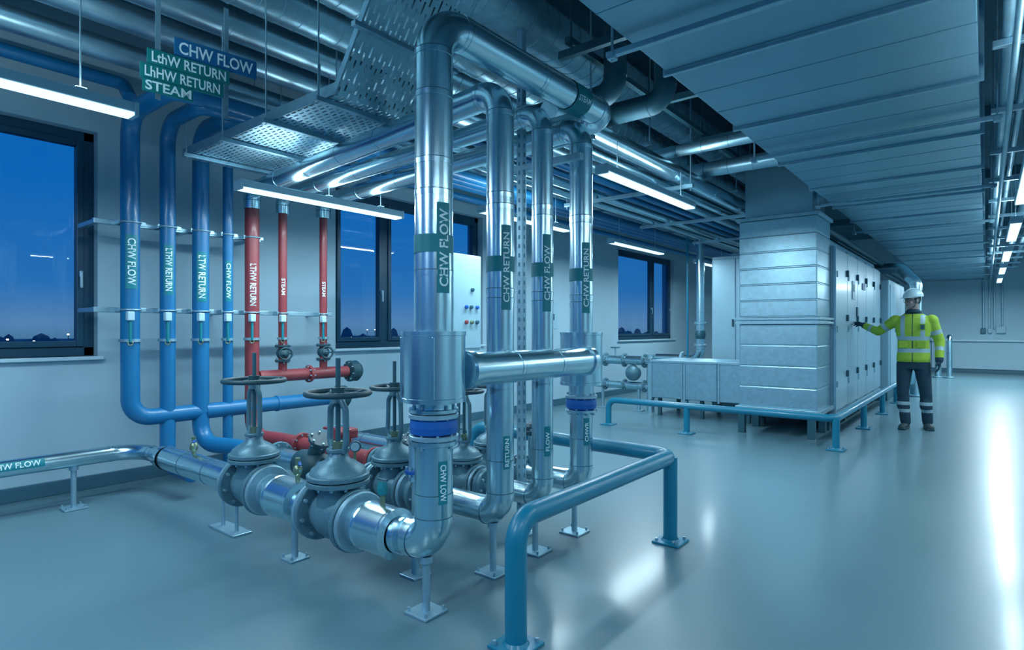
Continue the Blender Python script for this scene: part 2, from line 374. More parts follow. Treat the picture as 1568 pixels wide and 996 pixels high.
b=B('chilled_water_main')
b.clad([(-5.15,-2.8,.36),(-5.15,1.78,.36),(-4.75,1.82,.35)],.058,steel,.22,step=1.1)
b.lathe((-4.90,1.805,.352),(1,.03,-.01),[(.058,0),(.086,.16),(.086,.2)],steel); b.clad([(-4.74,1.82,.35),(-3.70,Y1,ZL+.01)],.086,steel,step=.5)
b.cyl((-3.29,Y1,ZL),(-2.86,Y1,ZL),.086,steel); b.lathe((-3.22,Y1,ZL),(1,0,0),[(.086,0),(.117,.0),(.120,.02),(.117,.03),(.117,.22),(.120,.23),(.120,.25),(.086,.26)],steel,36)
b.cyl((-2.43,Y1,ZL),(-2.12,Y1+.01,ZL),.088,steel); b.lathe((-2.40,Y1,ZL),(1,0,0),[(.086,0),(.117,.0),(.119,.02),(.117,.03),(.117,.2),(.119,.21),(.119,.225),(.086,.235)],steel,36)
b.label((-5.15,1.02,.36),(0,1,0),(1,0,.35),.058,.32,.06,lab,'CHW FLOW',th=.040)
for (fx,fy) in ((-5.15,1.36),(-5.15,-.6)): foot(b,fx,fy,.31)
for fx in(-3.9,-3.72): b.cyl((fx,Y1,0),(fx,Y1,.26),.012,strut,seg=10)
b.box((-3.81,Y1,.007),(.34,.12,.014),strut,.003); b.box((-3.81,Y1,.25),(.26,.05,.03),strut,.004)
foot(b,-3.05,Y1,.24,.045)
b.cyl((-2.28,Y1,ZL+.11),(-2.28,Y1,ZL+.19),.012,brass,seg=10); b.lathe((-2.28,Y1,ZL+.17),(0,0,1),[(0,0),(.022,0),(.026,.03),(.02,.06),(0,.06)],lab); b.box((-2.28,Y1,ZL+.24),(.07,.014,.01),dark,.003)
b.done()
def hline(name,y,segs,r,feet=()):
    b=B(name)
    for a,c,m in segs:
        b.clad([(a,y,ZL),(c,y,ZL)],r,m,step=.45)
        for q in(a+.02,c-.02): b.disc((q,y,ZL),(1,0,0),r*1.6,.03,cast if m is steel else m,8)
    for q in feet: foot(b,q,y,ZL-r+.01,.045)
    return b
b=hline('cooling_branch_line',2.40,[(-4.2,-3.06,steel),(-2.64,-2.46,steel)],.072,(-3.4,)); b.done()
b=hline('heating_branch_line',2.78,[(-4.5,-3.5,red),(-3.5,-2.80,steel),(-2.44,-2.43,steel)],.062,(-3.2,-4.2))
b.box((-3.85,2.78,.50),(.16,.09,.08),red,.02); b.cyl((-3.85,2.78,.38),(-3.85,2.78,.5),.03,red); b.box((-3.98,2.74,.52),(.20,.03,.02),red,.006,Matrix.Rotation(.2,3,'Z')); b.cyl((-3.85,2.74,.5),(-3.85,2.66,.5),.04,red); b.done()
b=hline('steam_branch_line',3.20,[(-4.6,-2.95,steel),(-2.55,-2.43,steel)],.068,(-3.4,-4.3)); b.done()
b=B('pressure_gauge_set')
for (x,y,z) in ((-3.25,2.40,ZL+.07),(-3.05,3.2,ZL+.07),(-3.0,2.78,ZL+.06)):
    b.cyl((x,y,z-.02),(x,y,z+.09),.010,brass,seg=10); b.lathe((x+.02,y-.01,z+.13),(1,-.8,0),[(0,-.015),(.036,-.015),(.039,0),(.036,.012),(.032,.014),(0,.014)],dark); b.disc((x+.033,y-.022,z+.13),(1,-.8,0),.028,.004,cabw,0)
b.done()
# small isolating / drain valves with levers
for x,y,z,hm in((-3.02,Y1,ZL+.115,bluef),(-4.3,1.83,ZL+.09,bluef),(-3.45,2.40,ZL+.07,bluef),(-2.36,2.78,ZL+.06,bluef),(-2.42,2.40,ZL+.07,red)):
    b=B('drain_valve'); b.cyl((x,y,z-.02),(x,y,z+.05),.013,brass,seg=12); b.lathe((x,y,z+.03),(0,0,1),[(.012,0),(.024,.01),(.027,.03),(.024,.05),(.012,.06)],brass,14,True)
    b.cyl((x,y,z+.09),(x,y,z+.13),.014,brass,seg=10); b.cyl((x-.03,y,z+.06),(x+.03,y,z+.06),.008,strut,seg=8); b.box((x+.035,y-.01,z+.105),(.10,.018,.010),hm,.004,Matrix.Rotation(-.5,3,'Z')); b.done()
# black insulated strainers on the rear lines
for x,y,r in((-3.62,3.20,.068),(-3.25,2.78,.062),(-3.75,2.40,.072)):
    b=B('insulated_strainer'); b.lathe((x-.14,y,ZL),(1,0,0),[(r,0),(r*1.35,.02),(r*1.5,.14),(r*1.35,.26),(r,.28)],black,24,True)
    a=V((.5,0,.86)); b.cyl(V((x,y,ZL)),V((x,y,ZL))+a*.22,r*.8,black); b.disc(V((x,y,ZL))+a*.22,a,r*1.15,.025,black,6); b.done()
b=B('capped_tee_stub'); b.cyl((-2.36,3.20,ZL),(-2.36,3.20,.60),.05,steel); b.disc((-2.36,3.20,.61),(0,0,1),.085,.03,black,6); b.lathe((-2.36,3.20,.62),(0,0,1),[(.07,0),(.07,.03),(.05,.05),(0,.06)],black); b.done()
b=B('bypass_pipe'); b.clad([(-2.35,2.12,.50),(-2.35,2.12,.82),(-2.12,2.12,.82)],.035,steel2,.06,step=5); b.cyl((-2.35,2.12,.0),(-2.35,2.12,.5),.02,strut); b.box((-2.35,2.12,.006),(.12,.12,.012),strut,.003); b.disc((-2.35,2.12,.55),(0,0,1),.055,.02,bluef,6); b.disc((-2.12,2.12,.82),(1,0,0),.05,.02,bluef,6); b.done()

# ---------------------------------------------------------------- wall risers (blue / red)
XP=-5.2
def wallpipe(name,y,r,mat,pts,txt,lz,lm,ll=.42):
    b=B(name); b.tube(pts,r,mat,.17,24)
    b.label((XP,y,lz),(0,0,-1),toCam(XP,y,8),r,ll,r*1.25,lm,txt,th=r*.85)
    b.cyl((XP,y,1.20),(XP,y,1.222),r+.012,strut)
    n=V(toCam(XP,y,0)); c=V((XP,y,1.40))+n*(r+.03); b.box(c,(.05,.05,.07),sill,.008); b.cyl(c-V((0,0,.03)),c-V((0,0,.2)),.012,lab,seg=10); b.torus(c-V((0,0,.21)),n,.016,.005,brass,14,6)
    return b
ZB=2.98
b=wallpipe('chilled_water_blue_pipe',1.74,.066,blue,[(XP,1.74,.9),(XP,1.74,ZB),(-4.44,1.74,ZB),(-4.44,1.95,ZB)],'CHW FLOW',1.82,lab)
b.tube([(XP,1.741,.91),(XP,1.741,.60),(XP,3.62,.60)],.066,blue,.18,24)
for yy in (2.3,2.95): b.cyl((XP,yy,.6),(XP,yy+.02,.6),.074,blue)
b.disc((XP,3.64,.60),(0,1,0),.12,.03,black,8); b.lathe((XP,3.65,.60),(0,1,0),[(.115,0),(.115,.06),(.09,.09),(0,.1)],black); b.done()
wallpipe('return_blue_pipe',2.01,.058,blue,[(-4.75,2.01,.18),(XP,2.01,.18),(XP,2.01,ZB),(-4.60,2.01,ZB),(-4.60,2.2,ZB)],'LTHW RETURN',1.78,lab,.40).done()
wallpipe('ltw_return_blue_pipe',2.27,.066,blue,[(-4.2,2.40,ZL),(-4.8,2.38,ZL),(XP,2.27,ZL),(XP,2.27,ZB),(-4.76,2.27,ZB),(-4.76,2.5,ZB)],'LTW RETURN',1.74,lab,.42).done()
wallpipe('chw_blue_pipe',2.50,.042,blue,[(XP,2.50,.05),(XP,2.50,2.9),(-4.95,2.5,2.9),(-4.95,2.7,2.9)],'CHW FLOW',1.72,lab,.36).done()
for x,y,z,r in((-4.44,1.92,ZB,.06),(-4.60,2.17,ZB,.055),(-4.76,2.47,ZB,.055),(-4.95,2.67,2.9,.04)):
    b=B('overhead_blue_run'); b.tube([(x,y,z),(x,y+.6,z),(x,14,z-.02)],r,blue); b.done()
wallpipe('lthw_return_red_pipe',2.72,.062,red,[(-4.5,2.78,ZL),(-4.8,2.78,ZL),(XP,2.72,ZL),(XP,2.72,2.42)],'LTHW RETURN',1.70,red,.44).done()
for nm,yy,rr in(('steam_red_pipe',3.02,.040),('steam_red_pipe',3.46,.038)):
    b=wallpipe(nm,yy,rr,red,[(XP,yy,.86),(XP,yy,2.42)],'STEAM',1.70,red,.3)
    b.disc((XP,yy,1.14),(0,0,1),.07,.02,black,6,br=.006); b.ell((XP,yy,1.07),(.06,.06,.06),black); b.disc((XP,yy,1.0),(0,0,1),.07,.02,black,6,br=.006)
    b.cyl((XP,yy,1.07),(XP+.14,yy-.05,1.07),.012,strut,seg=8); b.torus((XP+.14,yy-.05,1.07),(1,-.35,0),.055,.009,black,20,8); b.box((XP+.14,yy-.05,1.07),(.012,.1,.012),black); b.done()
b=B('steam_header_red_pipe'); b.tube([(XP,2.78,.86),(XP,3.74,.86)],.058,red,seg=24); b.disc((XP,3.3,.86),(0,1,0),.085,.03,red,8); b.disc((XP,3.78,.86),(0,1,0),.11,.035,black,8); b.lathe((XP,3.79,.86),(0,1,0),[(.1,0),(.11,.06),(.08,.1),(0,.11)],black); b.done()
for zz,y1 in((2.13,2.85),(1.45,3.62)):
    b=B('pipe_bracket_rail'); b.box((XP-.10,(1.52+y1)/2,zz),(.04,y1-1.52,.04),strut,.004)
    for y in [1.55,(1.55+y1)/2,y1-.03]: b.box(((XW+XP-.1)/2,y,zz),(XP-.1-XW,.035,.035),strut,.003)
    for y,r in((1.74,.066),(2.01,.058),(2.27,.066),(2.50,.042),(2.72,.062),(3.02,.04),(3.46,.038)):
        if y<y1: b.torus((XP,y,zz),(0,0,1),r+.004,.008,strut,24,6); b.box((XP+.0,y+r+.022,zz),(.02,.04,.03),strut,.002); b.box((XP-.045,y-r-.01,zz),(.1,.012,.03),strut); b.box((XP-.045,y+r+.01,zz),(.1,.012,.03),strut)
    b.done()

# ---------------------------------------------------------------- overhead services left
for nm,x,z,r,m,y1 in(('overhead_insulated_pipe',-5.0,3.34,.085,steel2,14),('overhead_insulated_pipe',-4.72,3.50,.10,steel2,14),('overhead_insulated_pipe',-4.38,3.58,.12,steel2,13),('spiral_duct',-3.95,3.66,.16,galv,13),('spiral_duct',-3.45,3.68,.18,galv,13),('spiral_duct',-2.9,3.80,.2,galv,12.5)):
    b=B(nm); b.cyl((x,-2.5,z),(x,y1,z),r,m,seg=28)
    k=-2.4; st=.16 if nm=='spiral_duct' else .9
    while k<y1-.1: b.cyl((x,k,z),(x,k+.014,z),r*1.025,m,seg=28); k+=st
    b.done()
b=B('overhead_blue_pipe'); b.cyl((-5.35,-2.5,3.25),(-5.35,1.6,3.25),.05,blue); b.tube([(-5.35,1.5,3.25),(-5.35,1.74,3.25),(-5.2,1.74,3.1)],.05,blue,.05); b.done()
for yy in(.2,2.9,5.6,8.3,11.0):
    b=B('trapeze_hanger'); b.box((-4.1,yy,3.2),(2.9,.041,.041),strut,.004)
    for x in(-5.5,-4.17,-2.68): b.cyl((x,yy,3.15),(x,yy,H),.007,strut,seg=6)
    b.done()
b=B('pipe_identification_signs'); X=-4.05; n=(1,-.12,0); a=(.12,1,0)
for y in(1.52,1.95): b.box((X-.03,y,3.13),(.006,.03,.76),strut)
b.sign((X+.01,1.87,3.12),a,n,.52,.125,labb,'CHW FLOW',.08)
b.sign((X,1.70,3.01),a,n,.49,.096,labg,'LthW RETURN',.066)
b.sign((X,1.66,2.91),a,n,.49,.096,labg,'LhHW RETURN',.066)
b.sign((X,1.57,2.82),a,n,.29,.082,labg,'STEAM',.060); b.done()
b=B('perforated_cable_tray'); y0,y1=2.08,2.78
pr=[(-5.08,2.69),(-3.0,2.69),(-2.12,3.9)]
for i in range(2):
    (xa,za),(xb,zb)=pr[i],pr[i+1]
    b.add([(xa,y0,za),(xb,y0,zb),(xb,y1,zb),(xa,y1,za)],[[0,1,2,3]],tray,False)
    for yy in(y0,y1):
        b.add([(xa,yy-.006,za),(xb,yy-.006,zb),(xb,yy-.006,zb+.07),(xa,yy-.006,za+.07),(xa,yy+.006,za),(xb,yy+.006,zb),(xb,yy+.006,zb+.07),(xa,yy+.006,za+.07)],[[0,1,2,3],[7,6,5,4],[3,2,6,7],[0,4,5,1]],strut,False)
for x in(-4.9,-4.3,-3.7,-3.1):
    b.box((x,(y0+y1)/2,2.67),(.041,.85,.03),strut,.003)
    for yy in(y0-.05,y1+.05): b.cyl((x,yy,2.65),(x,yy,H),.006,strut,seg=6)
for x,z in((-2.75,3.03),(-2.45,3.44)): b.box((x,(y0+y1)/2,z-.02),(.04,.82,.03),strut,.003)
b.done()
# ---------------------------------------------------------------- overhead rack centre
for x,z,r,m in((-2.53,2.93,.085,steel),(-2.78,2.90,.055,steel),(-2.98,2.88,.05,steel2),(-3.15,2.86,.035,blue),(-3.32,2.86,.035,blue),(-3.55,2.88,.06,steel),(-3.78,2.87,.05,steel)):
    b=B('overhead_rack_pipe'); b.clad([(x,3.6,z),(x,13.5,z)],r,m,step=1.1); b.done()
for yy in(4.0,6.0,8.0,10.0,12.0):
    b=B('trapeze_hanger'); b.box((-3.18,yy,2.80),(1.6,.041,.041),strut,.004)
    for x in(-3.95,-2.41): b.cyl((x,yy,2.75),(x,yy,H),.007,strut,seg=6)
    b.done()
b=B('crossover_duct'); b.clad([(-3.6,6.7,3.13),(-1.45,6.7,3.13)],.085,galv,step=.3); b.clad([(-3.6,5.9,3.16),(-1.45,5.9,3.16)],.06,galv,step=.3); b.done()
b=B('vertical_exhaust_duct')
for x,y,r in((-2.28,4.15,.09),(-2.04,4.55,.09)): b.clad([(-3.7,y,3.16),(x,y,3.16),(x,y,H)],r,dark,step=.35)
b.done()
b=B('service_support_frame')
for y in(3.7,5.0,6.3,7.5): b.box((-1.9,y,3.35),(1.2,.05,.06),dark,.004); [b.cyl((x,y,3.35),(x,y,H),.007,dark,seg=6) for x in(-2.4,-1.9,-1.5)]
for x in(-2.4,-1.75): b.box((x,5.6,3.43),(.05,3.9,.05),dark,.004)
b.tube([(-1.62,2.5,3.3),(-1.62,7.5,3.3)],.04,dark); b.tube([(-1.84,2.2,3.62),(-1.84,9,3.62)],.08,steel2); b.done()

# ---------------------------------------------------------------- flat supply duct
b=B('rectangular_supply_duct'); xa,xb,z0,z1=-1.42,-.03,2.77,3.25
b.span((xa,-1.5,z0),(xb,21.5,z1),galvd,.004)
y=-1.6; k=0
while y<21.5:
    b.span((xa-.025,y-.012,z0-.022),(xb+.025,y+.012,z1+.022),strut,.004)
    b.span((xa-.012,y-.03,z0-.006),(xb+.012,y+.03,z1+.006),galvd)
    for q in(.4,.8): b.span((xa,y+q-.003,z0-.0025),(xb,y+q+.003,z0+.01),galvd)
    y+=1.2; k+=1
b.done()
for i in range(9):
    y=2.7+2.4*i
    b=B('duct_hanger'); b.box((-.72,y,2.715),(1.62,.035,.03),strut,.004)
    for x in(-1.50,.06): b.cyl((x,y,2.68),(x,y,H),.007,strut,seg=6); b.box((x,y,2.705),(.04,.05,.04),strut,.004)
    b.done()
b=B('conduit_run')
for x,z,r in((.10,2.95,.03),(.20,3.0,.022),(.42,3.05,.05),(.60,3.1,.05),(.12,2.72,.016)): b.cyl((x,-1,z),(x,YB,z),r,strut if r<.04 else steel2,seg=14)
for i in range(16): b.box((.34,.4+1.3*i,2.9),(.62,.04,.04),strut,.003)
b.done()

# ---------------------------------------------------------------- AHU
b=B('air_handling_unit')
def stack(xa,xb,ya,yb,z0,z1,n):
    h=(z1-z0)/n
    for i in range(n):
        b.span((xa,ya,z0+h*i+.002),(xb,yb,z0+h*(i+1)-.002),galv,.012)
        b.span((xa+.005,ya+.005,z0+h*i-.004),(xb-.005,yb-.005,z0+h*i+.004),galv)
stack(-2.42,-1.53,7.6,8.34,.34,1.36,4); b.span((-2.46,7.56,1.36),(-1.49,8.36,1.39),strut,.004); b.span((-2.46,7.56,1.41),(-1.49,8.36,1.44),strut,.004); b.span((-2.43,7.59,1.385),(-1.52,8.35,1.415),galv)
stack(-2.42,-1.53,7.6,8.34,1.45,2.64,6); b.span((-2.45,7.57,2.64),(-1.50,8.36,2.68),strut,.004)
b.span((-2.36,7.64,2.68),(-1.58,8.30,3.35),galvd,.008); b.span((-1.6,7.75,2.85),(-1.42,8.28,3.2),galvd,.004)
b.span((-2.46,7.56,.29),(-1.49,8.36,.34),strut,.004)
ca,cb,y0,y1=-2.6,-1.47,8.37,12.4
b.span((ca,y0,.24),(cb-.03,y1,2.36),cab,.01); b.span((ca-.02,y0-.01,.12),(cb,y1+.02,.24),strut,.006)
for yy in (7.65,8.25,8.5,9.6,10.8,12.2):
    for xx in(-2.4,-1.6): b.box((xx,yy,.06 if yy>8.3 else .145),(.08,.08,.12 if yy>8.3 else .29),dark,.004)
n=5;dw=(y1-y0)/n
for i in range(n):
    a=y0+dw*i
    b.span((cb-.035,a+.012,.27),(cb,a+dw-.012,2.33),cab,.012)
    b.span((cb-.03,a-.012,.25),(cb+.003,a+.012,2.35),strut,.003)
    for zz in(.6,1.3,2.0): b.box((cb+.008,a+.05,zz),(.016,.022,.08),strut,.004)
    for zz in(1.45,.7,2.05): b.box((cb+.016,a+dw-.09,zz),(.032,.022,.09),dark,.008)
b.box((cb+.006,10.5,1.95),(.008,.28,.10),labb,.002); b.box((cb+.006,9.6,1.85),(.01,.2,.26),cabw,.003); b.box((cb+.01,9.6,1.88),(.01,.14,.10),dark,.002)
b.box((cb+.008,9.9,1.55),(.02,.10,.14),dark,.004)
b.span((ca,y0+.1,2.36),(cb-.1,y1,2.46),galvd,.01); b.done()
b=B('air_handling_unit_rear_section'); b.span((-2.6,12.55,.2),(-1.35,15.0,2.2),cab,.02)
for i in range(3): b.span((-1.355,12.6+.8*i,.3),(-1.33,13.35+.8*i,2.1),cab,.01); b.box((-1.32,13.25+.8*i,1.3),(.03,.03,.12),black,.006)
b.span((-2.6,12.55,.0),(-1.38,15.0,.2),dark,.01); b.done()
b=B('condensate_riser_pipe'); b.clad([(-1.05,13.8,0.0),(-1.05,13.8,2.2),(-1.3,13.8,2.5),(-1.9,13.8,2.5)],.10,steel,.15); b.disc((-1.05,13.8,.02),(0,0,1),.14,.03,strut,6); b.done()
for x,z in((-1.62,2.60),(-1.78,2.58),(-1.94,2.62)):
    b=B('roof_service_pipe'); b.clad([(x,8.42,z),(x,20,z)],.045,dark,step=1.5); b.done()
b=B('low_silver_plenum')
for xa,xb in((-3.95,-3.45),(-3.43,-2.95),(-2.93,-2.48)):
    b.span((xa,8.3,.27),(xb,9.2,.82),galv,.012); b.span((xa-.01,8.28,.80),(xb+.01,9.22,.835),strut,.004); b.span((xa-.01,8.285,.25),(xa+.02,9.21,.83),strut,.003)
for x in(-3.85,-3.2,-2.6+.05):
    for y in(8.4,9.1): b.box((x,y,.13),(.05,.05,.26),dark,.003)
b.done()
b=B('control_cabinet'); b.span((-3.55,9.75,.1),(-2.75,10.5,2.5),cab,.012); b.span((-3.53,9.735,.2),(-3.16,9.76,2.45),cab,.01); b.span((-3.14,9.735,.2),(-2.77,9.76,2.45),cab,.01); b.box((-3.2,9.72,1.4),(.02,.03,.12),black,.004); b.span((-3.55,9.75,0),(-2.75,10.5,.1),dark); b.done()
b=B('pipe_loop'); b.clad([(-4.7,10.1,.78),(-3.88,10.1,.78),(-3.88,10.1,2.86)],.07,steel,.15); b.disc((-4.2,10.1,.78),(1,0,0),.12,.04,strut,8); b.disc((-3.88,10.1,1.4),(0,0,1),.11,.03,strut,8); b.ell((-3.88,10.1,1.2),(.09,.09,.12),dark); b.disc((-3.88,10.1,1.02),(0,0,1),.11,.03,strut,8)
b.cyl((-4.05,9.95,0),(-4.05,9.95,2.9),.018,teal,seg=10); b.cyl((-4.3,10.1,0),(-4.3,10.1,.72),.02,strut,seg=10); b.done()
b=B('pump_pipework')
for z,r in((.80,.07),(.40,.06)):
    b.clad([(-5.1,8.6,z),(-4.05,8.6,z)],r,steel,step=.3)
    for x in(-4.9,-4.55,-4.2): b.disc((x,8.6,z),(1,0,0),r*1.6,.03,cast,8)
b.ell((-4.4,8.6,.60),(.13,.11,.13),cast); b.cyl((-4.72,8.6,.86),(-4.72,8.6,1.0),.015,strut); b.torus((-4.72,8.6,1.0),(0,0,1),.07,.01,dark); b.cyl((-4.1,8.6,.0),(-4.1,8.6,.9),.06,steel2)
for x in(-4.95,-4.3): b.cyl((x,8.6,0),(x,8.6,.38),.025,strut); b.box((x,8.6,.006),(.14,.14,.012),strut)
b.done()
b=B('electrical_panel'); xa,xb,ya,yb=-4.85,-4.6,4.35,5.17
b.span((xa,ya,1.05),(xb,yb,2.15),cabw,.012)
b.span((xb-.005,ya+.02,1.08),(xb+.012,4.68,2.12),cabw,.008); b.span((xb-.005,4.70,1.08),(xb+.012,yb-.02,2.12),cabw,.008)
for y,z,m in((4.90,1.55,bluef),(4.98,1.55,dark),(5.08,1.55,bluef),(4.90,1.38,red),(4.99,1.38,brass),(5.08,1.38,dark),(5.0,1.75,dark)): b.lathe((xb+.012,y,z),(1,0,0),[(.022,0),(.022,.02),(.016,.03),(0,.03)],m,14)
b.box((xb+.016,4.64,1.6),(.02,.02,.12),black,.003)
for y in(ya+.06,yb-.06): b.span((xa+.05,y-.02,0),(xa+.09,y+.02,1.06),strut,.003); b.box((xa+.07,y,.006),(.12,.12,.012),strut)
b.done()
b=B('wall_distribution_box'); b.span((XW,7.9,1.3),(XW+.12,8.2,1.75),cabw,.01); b.cyl((XW+.05,8.05,1.75),(XW+.05,8.05,H),.015,strut,seg=8); b.box((XW+.125,8.05,1.5),(.01,.08,.1),dark); b.done()
b=B('socket_box_set'); b.box((.35,YB-.06,1.28),(.22,.12,.2),cabw,.01); b.box((-.05,YB-.05,1.25),(.12,.1,.16),dark,.01); b.box((.1,YB-.05,1.25),(.10,.1,.14),cabw,.01)
for x in(-.05,.1,.2,.38): b.cyl((x,YB-.04,1.3 if x<.25 else 1.38),(x,YB-.04,2.9),.024,strut,seg=10)
b.done()
b=B('floor_pipe_stand')
for x in(-1.0,-.75): b.clad([(x,19.5,0),(x,19.5,1.1),(x,20.6,1.1)],.06,steel,.12,step=.4); b.disc((x,19.5,.02),(0,0,1),.12,.03,strut,6); b.cyl((x,20.55,0),(x,20.55,1.1),.03,strut)
b.done()

# ---------------------------------------------------------------- barriers
def barrier(name,path,posts,r=.046):
    b=B(name); b.tube(path,r,teal,.11,24)
    for p in posts:
        x,y=p[:2]; b.box((x,y,.007),(.17,.17,.014),teal,.004); b.lathe((x,y,.012),(0,0,1),[(r+.012,0),(r,.014)],teal)
        for dx in(-.062,.062):
            for dy in(-.062,.062): b.cyl((x+dx,y+dy,.012),(x+dx,y+dy,.03),.009,strut,seg=6)
        if len(p)>2: b.cyl((x,y,.01),(x,y,path[1][2]),r*.92,teal,seg=24)
    b.done()
barrier('safety_barrier',[(-1.5,1.9,0),(-1.5,1.9,.52),(-1.5,3.45,.52),(-3.2,3.52,.52),(-3.2,3.52,0)],[(-1.5,1.9),(-1.5,3.42,1),(-3.2,3.52)])
barrier('safety_barrier',[(-4.0,7.1,0),(-4.0,7.1,.34),(-1.25,7.1,.34),(-1.22,12.3,.34),(-1.22,12.3,0)],[(-4,7.1),(-2.9,7.1,1),(-1.25,7.12,1),(-1.24,8.9,1),(-1.23,10.6,1),(-1.22,12.3)],.04)
barrier('safety_barrier',[(.95,16.5,0),(.95,16.5,.4),(.95,20,.4),(.95,20,0)],[(.95,16.5),(.95,20)],.05)

# ---------------------------------------------------------------- worker
WX,WY=-.735,9.3
hv=M('hi_vis_fabric',(.31,.50,.045),0,.75,.06,30,.25,45)
refl=M('reflective_tape',(.32,.48,.54),.2,.4,.03,40)
navy=M('navy_workwear',(.008,.045,.075),0,.8,.15,25,.3,50)
boot=M('boot_leather',(.03,.06,.07),0,.6,.1,30)
skin=M('skin',(.30,.25,.24),0,.55,.05,20)
hair=M('hair_dark',(.02,.04,.05),0,.7,.2,80)
helm=M('helmet_white',(.46,.66,.75),0,.35,.02,5,coat=.4)
lip=M('lips',(.20,.11,.11),0,.5,.05,20); eyew=M('eye_white',(.45,.6,.65),0,.3)
worker=bpy.data.objects.new('maintenance_worker',None); worker.location=(WX,WY,0); worker.scale=(.975,.975,.975); scene.collection.objects.link(worker)
def remesh(b,name,vox,sm,reg,mats):
    ob=b.done(); ob.name='tmp'
    m=ob.modifiers.new('r','REMESH'); m.mode='VOXEL'; m.voxel_size=vox; m.use_smooth_shade=True
    s=ob.modifiers.new('s','SMOOTH'); s.factor=.5; s.iterations=sm
    dg=bpy.context.evaluated_depsgraph_get(); me=bpy.data.meshes.new_from_object(ob.evaluated_get(dg)); bpy.data.objects.remove(ob)
    me.materials.clear()
    for q in mats: me.materials.append(q)
    for p in me.polygons: p.material_index=reg(p.center); p.use_smooth=True
    me.name=name; o=bpy.data.objects.new(name,me); scene.collection.objects.link(o); o.parent=worker; return o
def limb(b,p0,r0,p1,r1):
    b.cyl(p0,p1,r0,skin,r1,16); b.ell(p0,(r0,)*3,skin,seg=16,rg=10); b.ell(p1,(r1,)*3,skin,seg=16,rg=10)
def loft(b,rs,seg=28):
    vs=[];fs=[]
    for (cx,cy,z,rx,ry) in rs:
        for k in range(seg):
            f=2*math.pi*k/seg; c,s_=math.cos(f),math.sin(f)
            vs.append((cx+rx*math.copysign(abs(c)**.85,c),cy+ry*math.copysign(abs(s_)**.85,s_),z))
    for i in range(len(rs)-1):
        for k in range(seg):
            a=i*seg+k;q=i*seg+(k+1)%seg;fs.append([a,q,q+seg,a+seg])
    fs.append(list(range(seg))[::-1]); fs.append([(len(rs)-1)*seg+k for k in range(seg)])
    b.add(vs,fs,skin)
b=B('x')
loft(b,[(0,0,.90,.185,.14),(0,0,.93,.192,.145),(0,0,1.05,.182,.135),(0,-.005,1.16,.178,.13),(0,-.01,1.30,.198,.14),(0,-.005,1.41,.208,.135),(0,0,1.48,.18,.115),(0,.005,1.53,.12,.085),(0,.005,1.565,.075,.07),(0,.0,1.60,.072,.07)])
loft(b,[(0,0,.80,.165,.115),(0,0,.9,.175,.125),(0,0,.97,.17,.12)])
LH,LK,LA=V((-.095,0,.86)),V((-.115,-.05,.49)),V((-.085,-.03,.10))
RH,RK,RA=V((.095,0,.86)),V((.135,.02,.49)),V((.15,.10,.10))
for h,k,a in((LH,LK,LA),(RH,RK,RA)): limb(b,h,.098,k,.072); limb(b,k,.072,a,.062); b.ell(k+V((0,.01,-.15)),(.072,.078,.13),skin)
S1,E1,W1=V((-.20,0,1.445)),V((-.41,.06,1.30)),V((-.60,.235,1.385))
S2,E2,W2=V((.20,.0,1.445)),V((.285,.04,1.17)),V((.285,-.05,.93))
for s_,e_,w_ in((S1,E1,W1),(S2,E2,W2)): b.ell(s_,(.078,.078,.08),skin); limb(b,s_,.074,e_,.060); limb(b,e_,.060,w_,.047)
def segd(c,a,d):
    t=(c-a).dot(d-a)/(d-a).length_squared; return t,((a+(d-a)*max(0,min(1,t)))-c).length
def reg(c):
    if c.z<.895 and c.x<.225:
        for z in(.24,.34):
            if abs(c.z-z)<.022: return 1
        return 2
    for s_,e_,w_ in((S1,E1,W1),(S2,E2,W2)):
        t1,d1=segd(c,s_,e_); t2,d2=segd(c,e_,w_)
        if abs(c.x)>.19 and min(d1,d2)<.10:
            if d2<d1 and t2>0:
                if t2>.90: return 2
                if .32<t2<.52: return 1
            elif .45<t1<.65: return 1
            return 0
    if abs(c.z-1.21)<.026 or abs(c.z-1.05)<.026: return 1
    if c.z>1.21 and .085<abs(c.x)<.135 and c.z<1.52: return 1
    if c.z>1.535: return 2
    if c.y<0 and abs(c.x)<.006: return 2
    return 0
remesh(b,'clothed_body',.009,5,reg,[hv,refl,navy])
b=B('jacket_details'); b.torus((0,.0,1.565),(0,0,1),.078,.016,navy,28,8)
b.box((-.10,-.145,1.13),(.10,.012,.09),hv,.004); b.box((.10,-.145,1.13),(.10,.012,.09),hv,.004); b.box((.11,-.15,1.36),(.07,.012,.09),hv,.004); b.box((.11,-.158,1.36),(.045,.006,.06),dark,.002)
o=b.done(); o.parent=worker
for a,rz,nm in((LA,-.15,'boot_1'),(RA,.25,'boot_2')):
    b=B('x'); R=Matrix.Rotation(rz,3,'Z')
    def T(x,y,z): return V((a.x,a.y,0))+R@V((x,y,z))
    b.ell(T(0,.0,.06),(.048,.058,.06),skin); b.ell(T(0,-.10,.042),(.047,.085,.042),skin,R); b.ell(T(0,-.16,.040),(.045,.05,.038),skin,R); b.cyl(T(0,.01,.06),T(0,.01,.15),.055,skin); b.box(T(0,-.075,.014),(.09,.26,.028),skin,.01,R); b.box(T(0,.03,.02),(.08,.07,.04),skin,.01,R)
    remesh(b,nm,.007,2,lambda c:1 if c.z<.025 else 0,[boot,black])
